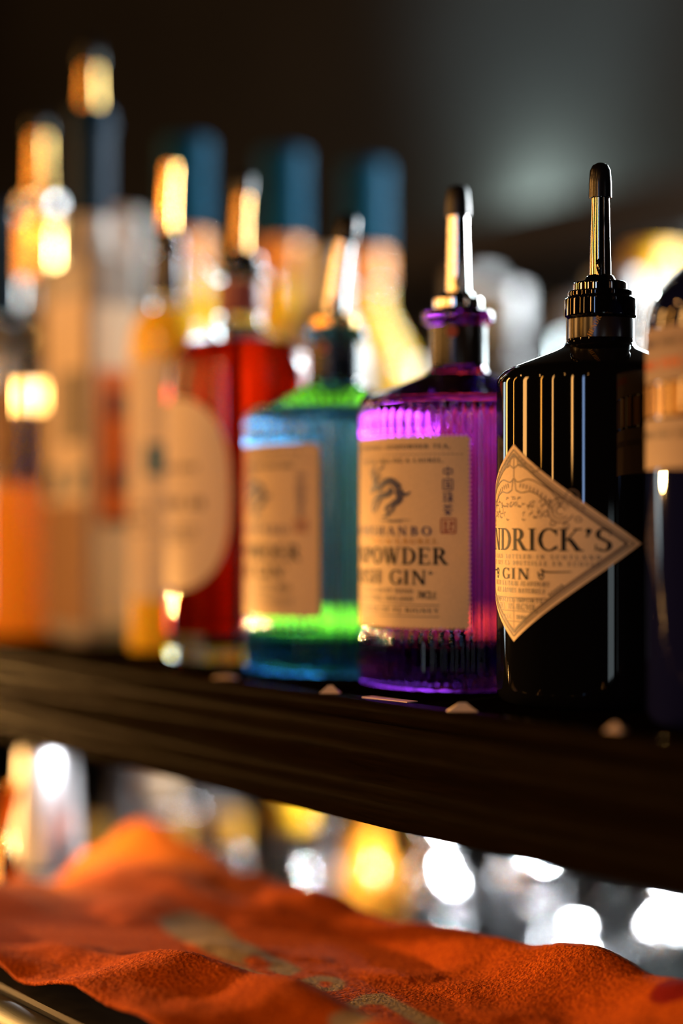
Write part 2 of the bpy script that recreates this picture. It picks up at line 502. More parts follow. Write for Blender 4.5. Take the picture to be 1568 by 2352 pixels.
def glyph(ch):
    """(width, draw list) of a bracketed-serif roman capital, cap height 1"""
    v = lambda x, y0=0, y1=1, t=S_, s='bt': ('v', x, y0, y1, t, s)
    h = lambda x0, x1, y, t=T_: ('h', x0, x1, y, t)
    l = lambda x0, y0, x1, y1, t: ('l', x0, y0, x1, y1, t)
    a = lambda *k: ('a',) + k
    G = {
        'A': (0.86, [l(.12, 0, .43, 1, .075), l(.74, 0, .43, 1, .19), h(.22, .62, .34), h(0, .26, .03), h(.56, .9, .03)]),
        'B': (0.66, [v(.16), h(.16, .36, .97), h(.16, .38, .52), h(.16, .38, .03), a(.34, .755, .25, .245, -90, 90, S_, T_), a(.35, .27, .31, .27, -90, 90, S_, T_)]),
        'C': (0.74, [a(.44, .5, .44, .52, 42, 318, S_, T_), ('v', .73, .68, .98, .05, ''), ('v', .74, .06, .26, .04, '')]),
        'D': (0.80, [v(.16), h(.16, .36, .97), h(.16, .36, .03), a(.34, .5, .45, .5, -90, 90, S_, T_)]),
        'E': (0.66, [v(.16), h(.16, .60, .97), h(.16, .48, .51), h(.16, .63, .03), ('v', .59, .78, 1, .05, ''), ('v', .62, 0, .24, .05, ''), ('v', .48, .4, .62, .045, '')]),
        'F': (0.62, [v(.16), h(.16, .58, .97), h(.16, .46, .51), ('v', .57, .78, 1, .05, ''), ('v', .46, .4, .62, .045, '')]),
        'G': (0.80, [a(.44, .5, .44, .52, 45, 318, S_, T_), ('v', .73, .70, .98, .05, ''), ('v', .71, .04, .42, S_, 't')]),
        'H': (0.84, [v(.16), v(.68), h(.16, .68, .51)]),
        'I': (0.34, [v(.17)]),
        'J': (0.44, [('v', .24, .05, 1, S_, 't'), a(.06, .06, .26, .22, -120, 0, S_, T_)]),
        'K': (0.80, [v(.16), l(.26, .46, .64, 1, .07), l(.70, 0, .36, .56, .20), h(.52, .8, .97), h(.55, .86, .03)]),
        'L': (0.64, [v(.16), h(.16, .62, .03), ('v', .60, 0, .28, .05, '')]),
        'M': (1.00, [v(.14, t=.08), v(.84), l(.5, 0.02, .17, 1, .17), l(.5, .02, .80, 1, .07)]),
        'N': (0.86, [v(.14, t=.075), v(.72, t=.075, s='t'), l(.71, 0, .16, 1, .19)]),
        'O': (0.84, [a(.42, .5, .42, .52, 0, 360, S_, T_)]),
        'P': (0.66, [v(.16), h(.16, .36, .97), h(.16, .36, .45), a(.34, .715, .29, .285, -90, 90, S_, T_)]),
        'Q': (0.84, [a(.42, .5, .42, .52, 0, 360, S_, T_), l(.8, -.2, .42, .1, .16)]),
        'R': (0.78, [v(.16), h(.16, .36, .97), h(.16, .38, .48), a(.34, .73, .28, .27, -90, 90, S_, T_), l(.68, 0, .36, .5, .19), h(.58, .82, .03)]),
        'S': (0.60, [a(.29, .745, .27, .27, 35, 270, S_ * .9, T_), a(.29, .255, .29, .27, -145, 90, S_ * .95, T_), l(.42, .40, .16, .62, .2), ('v', .51, .70, .97, .045, ''), ('v', .03, .03, .3, .045, '')]),
        'T': (0.74, [v(.37, s='b'), h(.03, .71, .97), ('v', .05, .74, 1, .05, ''), ('v', .69, .74, 1, .05, '')]),
        'U': (0.82, [('v', .16, .28, 1, S_, 't'), ('v', .68, .28, 1, .08, 't'), a(.40, .30, .325, .32, 180, 360, S_ * .8, T_)]),
        'V': (0.80, [l(.40, 0, .12, 1, .19), l(.40, 0, .68, 1, .07), h(0, .28, .97), h(.54, .82, .97)]),
        'W': (1.12, [l(.36, 0, .12, 1, .18), l(.36, 0, .58, 1, .07), l(.78, 0, .54, 1, .18), l(.78, 0, 1.0, 1, .07), h(0, .28, .97), h(.42, .7, .97), h(.86, 1.14, .97)]),
        'X': (0.80, [l(.66, 0, .14, 1, .19), l(.12, 0, .66, 1, .07), h(0, .26, .03), h(.52, .82, .03), h(0, .28, .97), h(.54, .8, .97)]),
        'Y': (0.78, [l(.39, .44, .12, 1, .18), l(.39, .44, .66, 1, .07), ('v', .39, 0, .46, S_, 'b'), h(0, .28, .97), h(.52, .8, .97)]),
        'Z': (0.66, [h(.05, .6, .97), h(.03, .62, .03), l(.06, 0, .5, 1, .17)]),
        "'": (0.26, [l(.08, .62, .15, .82, .09), ('d', .14, .90, .11)]),
        ',': (0.26, [l(.06, -.2, .14, .02, .08), ('d', .13, .06, .09)]),
        '.': (0.22, [('d', .11, .07, .08)]),
        '&': (0.84, [a(.34, .76, .20, .24, 0, 360, .11, T_), a(.32, .26, .31, .27, 60, 330, .15, T_), l(.80, 0, .24, .72, .15), l(.58, .12, .74, .5, .06)]),
        '/': (0.40, [l(.02, -.1, .36, 1.1, .07)]),
        '-': (0.36, [h(.04, .32, .45, .09)]),
        '%': (0.8, [a(.18, .75, .16, .22, 0, 360, .09, .05), a(.62, .25, .16, .22, 0, 360, .09, .05), l(.16, 0, .62, 1, .06)]),
        '0': (0.58, [a(.28, .5, .27, .51, 0, 360, S_, T_)]),
        '1': (0.40, [v(.22, s='b'), l(.06, .8, .22, 1, .09)]),
        '4': (0.60, [v(.42, t=.14, s='b'), l(.03, .28, .40, 1, .08), h(.03, .56, .27, .08)]),
        '6': (0.58, [a(.28, .28, .27, .29, 0, 360, .14, T_), a(.5, .45, .5, .55, 110, 190, .14, T_)]),
        '7': (0.54, [h(.02, .52, .96, .08), l(.16, 0, .46, .96, .15)]),
        '8': (0.58, [a(.28, .75, .22, .25, 0, 360, .13, T_), a(.28, .27, .26, .28, 0, 360, .14, T_)]),
        'e': (0.62, [a(.3, .45, .3, .46, 25, 330, .10, .06), h(.1, .5, .45, .07)]),
        ' ': (0.40, []),
    }
    return G.get(ch, G['O'])


def text(D, s, x, z, cap, width=None, align='c', slant=0.0, gap=0.13, scale_x=1.0, rot=0.0):
    """roman capitals; x, z in mm, z is the baseline"""
    adv = []
    p = 0
    for ch in s:
        gw = glyph(ch)[0]
        adv.append(p)
        p += gw + gap
    tot = max(1e-6, p - gap)
    sx = (width / tot) if width else cap * scale_x
    x0 = x - {'l': 0, 'c': 0.5, 'r': 1}[align] * tot * sx
    cr, sr = math.cos(R(rot)), math.sin(R(rot))
    for ch, a0 in zip(s, adv):
        d = Draw()
        for e in glyph(ch)[1]:
            if e[0] == 'v':
                _, ex, y0, y1, t, sf = e
                d.poly((ex - t / 2, y0), (ex + t / 2, y0), (ex + t / 2, y1), (ex - t / 2, y1))
                for fl, yy, sg in (('b', y0, 1), ('t', y1, -1)):
                    if fl in sf:
                        d.poly((ex - t / 2 - .09, yy), (ex + t / 2 + .09, yy), (ex + t / 2 + .09, yy + sg * .045), (ex - t / 2 - .09, yy + sg * .045))
            elif e[0] == 'h':
                _, a_, b_, y, t = e
                d.poly((a_, y - t / 2), (b_, y - t / 2), (b_, y + t / 2), (a_, y + t / 2))
            elif e[0] == 'l':
                _, xa, ya, xb, yb, t = e
                d.poly((xa - t / 2, ya), (xa + t / 2, ya), (xb + t / 2, yb), (xb - t / 2, yb))
            elif e[0] == 'a':
                d.arc(*e[1:])
            elif e[0] == 'd':
                d.disc(e[1], e[2], e[3], n=10)
        for q in d.q:
            pts = []
            for (u, y) in q:
                X = x0 + (a0 + u + slant * y) * sx - x
                Y = y * cap
                pts.append((x + X * cr - Y * sr, z + X * sr + Y * cr))
            D.q.append(pts)


def wrap(name, D, m, parent, rad, off=0.0004, a0=-90.0, flat=None):
    """draw list (mm) -> thin print on a cylinder of radius rad (m), centred at angle a0"""
    vs, fs = [], []
    for q in D.q:
        idx = []
        for (u, z) in q:
            if flat:
                vs.append(flat(u / 1000, z / 1000))
            else:
                an = R(a0) + (u / 1000) / rad
                rr = rad + off
                vs.append((rr * math.cos(an), rr * math.sin(an), z / 1000))
            idx.append(len(vs) - 1)
        fs.append(idx)
    return from_py(name, vs, fs, m, parent, smooth=False)


def patch(name, m, parent, rad, outline, off=0.0002, thick=0.0002, a0=-90.0, cols=64, teeth=0.0, pitch=1.8):
    """paper label on a cylinder: outline(u) -> list of (z0, z1) at u (mm), outline.u = (umin, umax)"""
    u0, u1, fn = outline
    bm = bmesh.new()
    def V(u, z, o):
        an = R(a0) + (u / 1000) / rad
        return bm.verts.new(((rad + o) * math.cos(an), (rad + o) * math.sin(an), z / 1000))
    prev = None
    for i in range(cols + 1):
        u = u0 + (u1 - u0) * i / cols
        z0, z1 = fn(u)
        cur = (V(u, z0, off), V(u, z1, off), V(u, z1, off - thick), V(u, z0, off - thick))
        if prev:
            bm.faces.new((prev[0], cur[0], cur[1], prev[1]))
            bm.faces.new((prev[1], cur[1], cur[2], prev[2]))
            bm.faces.new((cur[0], prev[0], prev[3], cur[3]))
        prev = cur
    if teeth:
        z0, z1 = fn((u0 + u1) / 2)
        n = int((z1 - z0) / pitch)
        p = (z1 - z0) / n
        for side, uu in ((-1, u0), (1, u1)):
            for k in range(n):
                bm.faces.new((V(uu, z0 + k * p, off), V(uu + side * teeth * .8, z0 + (k + .33) * p, off), V(uu + side * teeth * .8, z0 + (k + .67) * p, off), V(uu, z0 + (k + 1) * p, off)))
        n = int((u1 - u0) / pitch)
        p = (u1 - u0) / n
        for side, zz in ((-1, z0), (1, z1)):
            for k in range(n):
                bm.faces.new((V(u0 + k * p, zz, off), V(u0 + (k + .33) * p, zz + side * teeth * .8, off), V(u0 + (k + .67) * p, zz + side * teeth * .8, off), V(u0 + (k + 1) * p, zz, off)))
    return from_bm(name, bm, m, parent, True, 60)


def rectlab(u0, u1, z0, z1):
    return (u0, u1, lambda u: (z0, z1))


def lines_text(D, x, z0, rows):
    for i, (wd, h) in enumerate(rows):
        n = int(wd / (h * 0.9))
        for k in range(n):
            if (k * 7 + i) % 6 == 5:
                continue
            u = x - wd / 2 + k * h * 0.9
            D.poly((u, z0), (u + h * 0.6, z0), (u + h * 0.6, z0 + h), (u, z0 + h))
        z0 -= h * 2.0


# ------------------------------------------------------------------ pourers
def pourer(parent, z, r_in, tube_m, tip_m, collar_m, collar_r=0.0112, hgt=0.046, tilt=(0.0, 0.0), tr=0.0042, tip=0.013, seat=0.006):
    """speed pourer: collar disc, tapered spout, tip, air vent"""
    col = lathe('pourer', fillet([(0, z - 0.004), (r_in * 0.9, z - 0.004), (r_in * 0.9, z), (collar_r, z), (collar_r, z + seat), (tr * 1.6, z + seat), (tr * 1.25, z + seat + 0.003), (0, z + seat + 0.003)], 0.0012), collar_m, parent, 40)
    zb = z + seat + 0.001
    path, rad = [], []
    for i in range(9):
        s = i / 8
        bend = s * s
        path.append((tilt[0] * hgt * (0.5 * s + 0.5 * bend), tilt[1] * hgt * (0.5 * s + 0.5 * bend), zb + hgt * s))
        rad.append(tr * (1.08 - 0.2 * s))
    from_bm('spout', tube_bm(path, rad, 24), tube_m, col)
    if tip_m:
        e = Vector(path[-1])
        d = (Vector(path[-1]) - Vector(path[-2])).normalized()
        tp = [e - d * 0.002, e + d * tip * 0.3, e + d * tip * 0.75, e + d * tip * 0.92, e + d * tip]
        from_bm('tip_cap', tube_bm(tp, [tr * 1.12, tr * 1.1, tr * 1.0, tr * 0.75, tr * 0.3], 24), tip_m, col, True, 60)
    # air vent along the spout's front
    vx, vy = 0.62, -0.55
    vp = [(vx * tr * 1.1, vy * tr * 1.1, zb), (vx * tr * 1.05, vy * tr * 1.05, zb + 0.006), (vx * tr * 0.75, vy * tr * 0.75, zb + 0.0105)]
    from_bm('air_vent', tube_bm(vp, [tr * 0.42, tr * 0.40, tr * 0.18], 12), tube_m, col)
    return col


# ================================================================== THE SETTING
wl = from_bm('wall_back', box_bm(-4.2, 1.2, 0.90, 0.98, -1.0, 1.9), M['wall'], None, False)
tag(wl, kind='structure')
fl = from_bm('floor', box_bm(-4.2, 2.2, -3.0, 0.98, -1.06, -1.0), M['floor'], None, False)
tag(fl, kind='structure')
tr_ = from_bm('trim_1', box_bm(-4.2, 1.2, 0.80, 0.90, 0.34, 0.40, None, 0.006), M['ledge'], None, True)
tag(tr_, kind='structure')
tr2 = from_bm('trim_2', box_bm(-4.2, 1.2, 0.86, 0.90, 0.24, 0.27, None, 0.004), M['ledge'], None, True)
tag(tr2, kind='structure')

# ------------------------------------------------------------------ the shelf
sh = thing('back_bar_shelf', 'dark stained wooden bar shelf with moulded front edge carrying the bottles', 'shelf', (0, 0, 0))
from_bm('shelf_board', box_bm(-2.6, 0.6, 0.012, 0.90, -0.020, -0.0001), M['wood_matt'], sh, False)
prof = [(0.012, 0.0), (0.003, 0.0), (0.0008, -0.0010), (0.0, -0.003), (0.0002, -0.0062), (0.0020, -0.0082), (0.0042, -0.0092), (0.0046, -0.0125), (0.0036, -0.0155),
        (0.0012, -0.0180), (-0.0002, -0.0210), (0.0004, -0.0240), (0.0030, -0.0275), (0.0052, -0.0320), (0.0056, -0.0360), (0.0040, -0.0385), (0.0022, -0.0400),
        (0.0016, -0.0430), (0.0018, -0.0485), (0.0030, -0.0515), (0.0060, -0.0520), (0.030, -0.0520), (0.030, -0.020), (0.012, -0.020)]
bm = bmesh.new()
N = 40
rows = []
for i in range(N + 1):
    x = -2.6 + 3.2 * i / N
    rows.append([bm.verts.new((x, y, z)) for y, z in prof])
for A, B in zip(rows, rows[1:]):
    for k in range(len(prof)):
        j = (k + 1) % len(prof)
        bm.faces.new((A[k], A[j], B[j], B[k]))
bm.faces.new(rows[0])
bm.faces.new(list(reversed(rows[-1])))
from_bm('edge_moulding', bm, M['wood'], sh, True, 50)

# counter below with its steel rail
ct = thing('bar_counter', 'black bar counter under the towel with steel front rail', 'counter', (0, 0, -0.17))
from_bm('counter_slab', box_bm(-2.6, 0.8, -0.112, 0.078, 0.0, 0.045, None, 0.004), M['counter'], ct)
from_bm('steel_rail', tube_bm([(-2.6, -0.120, 0.036), (-1.0, -0.120, 0.036), (0.0, -0.120, 0.036), (0.8, -0.120, 0.036)], [0.0085] * 4, 20), M['steel'], ct)
fp = from_bm('wall_counter', box_bm(-2.6, 0.8, -0.105, -0.09, -1.0, -0.1705), M['counter'], None, False)
tag(fp, kind='structure')

wf = from_bm('well_shelf', box_bm(-2.6, 0.8, 0.082, 0.86, -0.325, -0.3101), M['well'], None, False)
tag(wf, 'steel shelf of the bottle well holding mixers and glassware', 'shelf')
wb = from_bm('wall_well', box_bm(-2.6, 0.8, 0.865, 0.88, -0.34, -0.055), M['counter'], None, False)
tag(wb, kind='structure')


# ================================================================== BLACK APOTHECARY BOTTLE
def black_gin_bottle():
    b = thing('gin_bottle', 'black apothecary gin bottle with cream diamond label and black pourer', 'bottle', (-0.005, 0.080, 0), R(-6.0))
    Rr = 0.0430
    prof = fillet([(0, 0.0015), (0.034, 0.0015), (0.036, 0.0), (0.0405, 0.0), (Rr, 0.004), (Rr, 0.1335), (0.0395, 0.1375), (0.0185, 0.1455), (0.0145, 0.1475),
                   (0.0137, 0.151), (0.0137, 0.1585), (0.0150, 0.1592), (0.0150, 0.1668), (0.0136, 0.1674), (0.0136, 0.1700), (0, 0.1700)],
                  [0, 0.001, 0.001, 0.002, 0.002, 0.0035, 0.005, 0.004, 0.002, 0.001, 0.0006, 0.0008, 0.0008, 0.0006, 0.0008, 0])
    lathe('glass_body', prof, M['black_glass'], b, 128, None, 50)
    band = lathe('neck_band', fillet([(0.0138, 0.1500), (0.0141, 0.1500), (0.0141, 0.1582), (0.0138, 0.1582)], 0.0002), M['dark_foil'], b, 64)
    D = Draw()
    text(D, 'HENDR', 6.5, 154.0, 1.9, 9.0, 'c', rot=62)
    wrap('neck_lettering', D, M['ink_gold'], band, 0.0141, 0.0002, a0=-70)
    # the diamond label, 119 x 80 mm, wrapped round the belly
    hw, hh, zc = 56.0, 39.8, 66.0
    lab = patch('diamond_label', M['paper'], b, Rr, (-hw, hw, lambda u: (zc - hh * (1 - abs(u) / hw) - 0.02, zc + hh * (1 - abs(u) / hw) + 0.02)), 0.00025, 0.0002, cols=120)
    D = Draw()
    for k, wd in ((0.945, 0.5), (0.90, 1.25)):
        a, c = hw * k, hh * k
        for sx in (-1, 1):
            for sz in (-1, 1):
                D.line([(0, zc + sz * c), (sx * a, zc)], wd)
    # crest: banner with curled ends, thistle foliage
    for s in (-1, 1):
        D.curve([(0, 96), (s * 4, 97.5), (s * 8, 95.5), (s * 12, 94.5), (s * 15, 95.5)], .45)
        D.curve([(0, 92), (s * 3, 90.5), (s * 9, 91.5), (s * 15, 89.5), (s * 20, 86.5), (s * 23, 82.5), (s * 23.5, 80)], .5)
        D.curve([(s * 1.5, 87.2), (s * 5, 86.2), (s * 10, 86.6), (s * 15, 84.6), (s * 19, 81), (s * 21, 78.5)], .5)
        D.curve([(s * 23.5, 80), (s * 25.5, 84), (s * 28, 87), (s * 31, 86), (s * 31.5, 82.5), (s * 29.5, 81)], .45)
        D.curve([(s * 0.4, 92), (s * 1.5, 87.2)], .4)
        D.curve([(s * 4, 101), (s * 2.5, 98.5), (s * 5, 96.5), (s * 7, 98), (s * 6, 99.5), (s * 4.2, 98.6)], .4)
        D.curve([(s * 7, 98), (s * 10, 96.8), (s * 12.5, 94.8)], .4)
        for k in range(9):
            t = k / 8
            x, z = s * (4 + 15 * t), 89.1 - 0.2 * k - 4.6 * t * t
            D.line([(x, z - 0.9), (x + s * .5, z + 0.9)], .5)
        # rose and leaves
        for k in range(3):
            D.arc(s * 24, 79.0, 2.2 + 1.7 * k, 2.0 + 1.5 * k, 20 * k, 300 + 20 * k, .4, .4, 20)
        for k in range(8):
            a = R(45 * k + 10)
            x, z = s * (25 + 6.2 * math.cos(a)), 78.8 + 4.6 * math.sin(a)
            D.curve([(x, z), (x + s * 1.6 * math.cos(a + .8), z + 1.6 * math.sin(a + .8)), (x + s * 2.8 * math.cos(a), z + 2.4 * math.sin(a)), (x + s * 1.4 * math.cos(a - .8), z + 1.4 * math.sin(a - .8)), (x, z)], .4)
        random.seed(3)
        for k in range(26):
            x = s * random.uniform(0.5, 17)
            z = random.uniform(75.6, 85.0 - abs(x) * 0.18)
            a = random.uniform(0, 6.28)
            D.curve([(x, z), (x + 1.0 * math.cos(a), z + 1.0 * math.sin(a)), (x + 1.9 * math.cos(a + .7), z + 1.9 * math.sin(a + .7))], .55, .2)
    D.line([(0, 101), (0, 92)], .4)
    # ruled lines and flourishes near the foot
    D.line([(-20, 44.0), (20, 44.0)], .35)
    D.line([(-14, 38.6), (14, 38.6)], .35)
    D.line([(-9, 34.4), (9, 34.4)], .3)
    D.line([(0, 43.6), (0, 31.5)], .25)
    wrap('crest_print', D, M['ink_brown'], lab, Rr, 0.00040)
    D = Draw()
    text(D, "HENDRICK'S", 1.6, 63.0, 8.9, 86.0, gap=0.09)
    text(D, 'GIN', 0, 51.4, 4.5, 19.0, gap=0.2)
    for s in (-1, 1):
        D.arc(s * 15.2, 54.3, 1.5, 1.3, -200, 90, .55, .5)
        D.curve([(s * 14, 53.2), (s * 15.4, 51.6), (s * 16.6, 53.0), (s * 15.4, 54.0)], .5)
        D.curve([(s * 15.4, 55.6), (s * 18, 54.7), (s * 24, 54.7), (s * 28.5, 54.9)], .75, .35)
    wrap('name_lettering', D, M['ink'], lab, Rr, 0.00042)
    D = Draw()
    text(D, 'DISTILLED AND BOTTLED IN SCOTLAND', 0, 59.7, 1.75, 80, gap=0.5)
    text(D, 'DISTILLE ET MIS EN BOUTEILLE EN ECOSSE', 0, 57.1, 1.75, 79, gap=0.5)
    text(D, 'WITH NATURAL FLAVOURS', 0, 48.8, 1.9, 38, slant=.25)
    text(D, 'AUX AROMES NATURELS', 0, 46.0, 1.9, 34, slant=.25)
    text(D, 'IMPORTED/IMPORTE', 0, 42.0 + .2, 1.6, 33)
    text(D, '70CL  44% ALC/VOL', 0, 39.2, 2.5, 26, gap=.08)
    text(D, 'EST.  1886', 0, 35.4, 1.7, 16)
    for k in range(5):
        D.line([(19 + k * 1.3, 45.5 + k * 0.9), (19.8 + k * 1.3, 46.0 + k * 0.9)], 1.0)
    wrap('small_print', D, M['ink_grey'], lab, Rr, 0.00042)
    pourer(b, 0.1702, 0.0125, M['gunmetal'], M['plastic'], M['gunmetal'], 0.0112, 0.036, (0, 0), 0.0043, 0.0125, 0.0036)
    return b


black_gin_bottle()


# ================================================================== RIBBED GIN BOTTLES
def ribbed(name, label, loc, rz, gl, neck_m, spout_m, tip_m, tilt, cap_ring, prefix, base_gl):
    b = thing(name, label, 'bottle', loc, rz)
    Rr, NR = 0.0452, 60
    lab_half = 44.6 / 1000 / Rr

    def rf(r, z, a):
        if r < 0.040 or z < 0.004 or z > 0.1265:
            return r
        d = (a + math.pi / 2 + math.pi) % (2 * math.pi) - math.pi
        e = min(1.0, min(z - 0.004, 0.1265 - z) / 0.003)
        k = 0.0009 * (abs(math.cos(NR * d / 2)) ** 1.6) * e
        if abs(d) < lab_half * 1.03 + 0.02 and 0.0245 < z < 0.1125:
            f = min(1.0, min(z - 0.0245, 0.1125 - z) / 0.0015)
            k = k * (1 - f) + 0.00005
        return r - 0.0009 + k
    prof = [(0, 0.002), (0.036, 0.002), (0.038, 0.0), (0.042, 0.0), (0.0442, 0.0016), (Rr, 0.0042)]
    prof += [(Rr, 0.0042 + (0.1266 - 0.0042) * i / 46) for i in range(1, 47)]
    prof += fillet([(Rr, 0.1268), (0.0440, 0.1300), (0.0160, 0.1412), (0.0128, 0.1440), (0.0125, 0.150), (0.0125, 0.1640), (0.0164, 0.1652), (0.0164, 0.1700), (0.0118, 0.1716), (0, 0.1716)],
                   [0, 0.003, 0.004, 0.003, 0.001, 0.0006, 0.0015, 0.0018, 0.0006, 0])
    gb = lathe('glass_body', prof, gl, b, NR * 8, rf, 50)
    gb.data.materials.append(base_gl)  # darker glass tint on the lowest faces
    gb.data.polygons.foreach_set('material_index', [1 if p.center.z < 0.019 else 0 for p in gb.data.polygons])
    nw = lathe('neck_wrap', fillet([(0.0127, 0.1452), (0.0130, 0.1452), (0.0130, 0.1636), (0.0127, 0.1636)], 0.0002), neck_m, b, 48)
    D = Draw()
    D.disc(9.0, 160.2, 2.6, 2.6)
    wrap('neck_seal', D, M['ink_red'], nw, 0.0130, 0.0002)
    lab = patch('stamp_label', M['paper'], b, Rr - 0.0006, rectlab(-44.4, 44.4, 28.8, 111.0), 0.0004, 0.0003, cols=90, teeth=1.4, pitch=1.95)
    LR = Rr
    P = []
    D = Draw()
    text(D, prefix[0], 37.2, 106.3, 1.9, 76, 'r')
    if prefix[1]:
        text(D, prefix[1], 34.5, 100.2, 1.9, 50, 'r')
    else:
        lines_text(D, 2, 100.4, ((64, 1.7),))
    for k in range(44):
        D.rect(-43 + k * 1.97, 103.6, -43 + k * 1.97 + 1.1, 103.85)
    text(D, 'SLOW DISTILLED BY HAND', 20.2, 43.2, 2.0, 44, 'r', gap=.2)
    text(D, 'DRUMSHANBO, IRELAND', 20.2, 39.8, 2.0, 42, 'r', gap=.2)
    D.rect(-34, 38.2 - .15, 32.5, 38.2 + .15)
    text(D, 'CURIOUS MIND OF PJ RIGNEY', 32.3, 34.8, 2.1, 64, 'r', gap=.25)
    D.rect(-34, 33.2 - .15, 32.5, 33.2 + .15)
    wrap('small_print', D, M['ink_grey'], lab, LR, 0.00012)
    D = Draw()
    text(D, 'GUNPOWDER', 36.2, 55.8, 7.4, 72, 'r', gap=.12)
    text(D, 'IRISH GIN', 26.6, 47.0, 6.3, 53, 'r', gap=.14)
    D.arc(28.6, 52.2, .8, .8, 0, 360, .35, .35, 10)
    text(D, '70CLe', 31.4, 41.0, 3.3, 9.0, 'r', gap=.06)
    wrap('name_lettering', D, M['ink'], lab, LR, 0.00016)
    D = Draw()
    text(D, 'DRUMSHANBO', 29.0, 68.4, 4.0, 60, 'r', gap=.34)
    # four characters down the right side: 中 国 珠 茶
    def st(c, *segs):
        for (x0, y0, x1, y1) in segs:
            D.line([(36.2 + x0 * 2.3, c + y0 * 2.5), (36.2 + x1 * 2.3, c + y1 * 2.5)], .38)
    st(96.0, (-.8, .5, .8, .5), (-.8, -.25, .8, -.25), (-.8, .5, -.8, -.25), (.8, .5, .8, -.25), (0, 1, 0, -1))
    st(90.5, (-.9, .9, .9, .9), (-.9, -.9, .9, -.9), (-.9, .9, -.9, -.9), (.9, .9, .9, -.9), (-.5, .5, .5, .5), (-.5, 0, .5, 0), (-.55, -.5, .55, -.5), (0, .5, 0, -.5), (.25, -.1, .45, -.3))
    st(85.0, (-1, .7, -.2, .7), (-1, 0, -.2, 0), (-1, -.7, -.2, -.6), (-.6, .7, -.6, -.7), (0, .5, .95, .5), (-.1, 0, 1, 0), (.45, 1, .45, -1), (.4, -.1, -.1, -.8), (.5, -.1, 1, -.8), (.15, .9, 0, .5))
    st(79.5, (-.9, .7, .9, .7), (-.4, 1, -.4, .5), (.4, 1, .4, .5), (0, .5, -.9, -.1), (0, .5, .9, -.1), (-.6, -.25, .6, -.25), (0, .1, 0, -1), (-.1, -.4, -.6, -.85), (.1, -.4, .6, -.85))
    wrap('violet_lettering', D, M['ink_violet'], lab, LR, 0.00016)
    D = Draw()
    if prefix[2]:
        text(D, prefix[2], 32.0, 64.7, 2.4, 38, 'r', gap=.22)
        wrap('gold_lettering', D, M['ink_gold'], lab, LR, 0.00016)
    # red seal
    D = Draw()
    c = (36.4, 72.6)
    for k in (3.1,):
        D.line([(c[0] - k, c[1] - k), (c[0] + k, c[1] - k)], .5)
        D.line([(c[0] - k, c[1] + k), (c[0] + k, c[1] + k)], .5)
        D.line([(c[0] - k, c[1] - k), (c[0] - k, c[1] + k)], .5)
        D.line([(c[0] + k, c[1] - k), (c[0] + k, c[1] + k)], .5)
    for (x0, y0, x1, y1) in ((-2, 1.5, -.4, 1.5), (-2, .4, -.4, .4), (-1.2, 2.4, -1.2, -2.2), (-2, -1, -.4, -1.4), (.5, 2.2, 2.2, 1.2), (.5, .6, 2.2, .9), (1.4, 1.5, .6, -2.2), (.6, -.8, 2.3, -2.2), (-2.2, -2.3, .2, -2.3)):
        D.line([(c[0] + x0, c[1] + y0), (c[0] + x1, c[1] + y1)], .5)
    wrap('seal_print', D, M['ink_red'], lab, LR, 0.00016)
    # the antlered hare, leaping left
    D = Draw()
    D.curve([(13.5, 89), (9, 92.2), (4, 91.5), (0.5, 88.5)], 3.4, 2.8)
    D.curve([(12.8, 88.5), (13.5, 84.5), (9.5, 82.0)], 4.2, 2.6)
    D.curve([(9.5, 88.8), (6, 86.5), (2, 86)], 3.2, 2.6)
    D.curve([(0.5, 89), (-2.5, 90.3), (-4.6, 88.4), (-5.4, 87)], 3.4, 1.6)
    D.curve([(-2.6, 90.8), (-3.2, 94), (-2.2, 97.5)], 1.2, .7)
    D.curve([(-1.8, 91), (0, 93.6), (2.2, 95)], 1.2, .6)
    D.curve([(-3.2, 91.4), (-4.6, 94.5), (-3.8, 97.6), (-1, 99.6)], .7, .5)
    D.curve([(-4.5, 94.6), (-6.2, 96.4), (-5.6, 98.4)], .6, .4)
    D.curve([(-2.2, 91.6), (0.5, 96.6), (3.4, 98.2), (3.8, 100)], .7, .5)
    D.curve([(1.8, 97.4), (2.2, 99.2)], .6, .4)
    D.curve([(9.8, 82.4), (5.5, 80.2), (7.5, 77.6), (3.5, 76.6)], 1.9, .9)
    D.curve([(11.5, 83.5), (9.6, 79.6), (6.6, 78.2)], 1.6, .9)
    D.curve([(1.5, 86.4), (-2.4, 84.2), (-4.5, 80.6), (-3.2, 78.4)], 1.9, .8)
    D.curve([(3, 86), (0.2, 82.4), (-2, 79.2)], 1.6, .8)
    D.curve([(13.8, 87.8), (16.6, 86.2), (19.2, 87.6)], 2.2, .4)
    D.line([(2, 74.9), (19, 75.3)], .55, .2)
    D.line([(7, 74.4), (15, 74.6)], .5, .3)
    wrap('hare_print', D, M['ink_blue'], lab, LR, 0.00016)
    pourer(b, 0.1718, 0.0118, spout_m, tip_m, cap_ring, 0.0112, 0.0385, tilt, 0.0050, 0.0125, 0.0046)
    return b


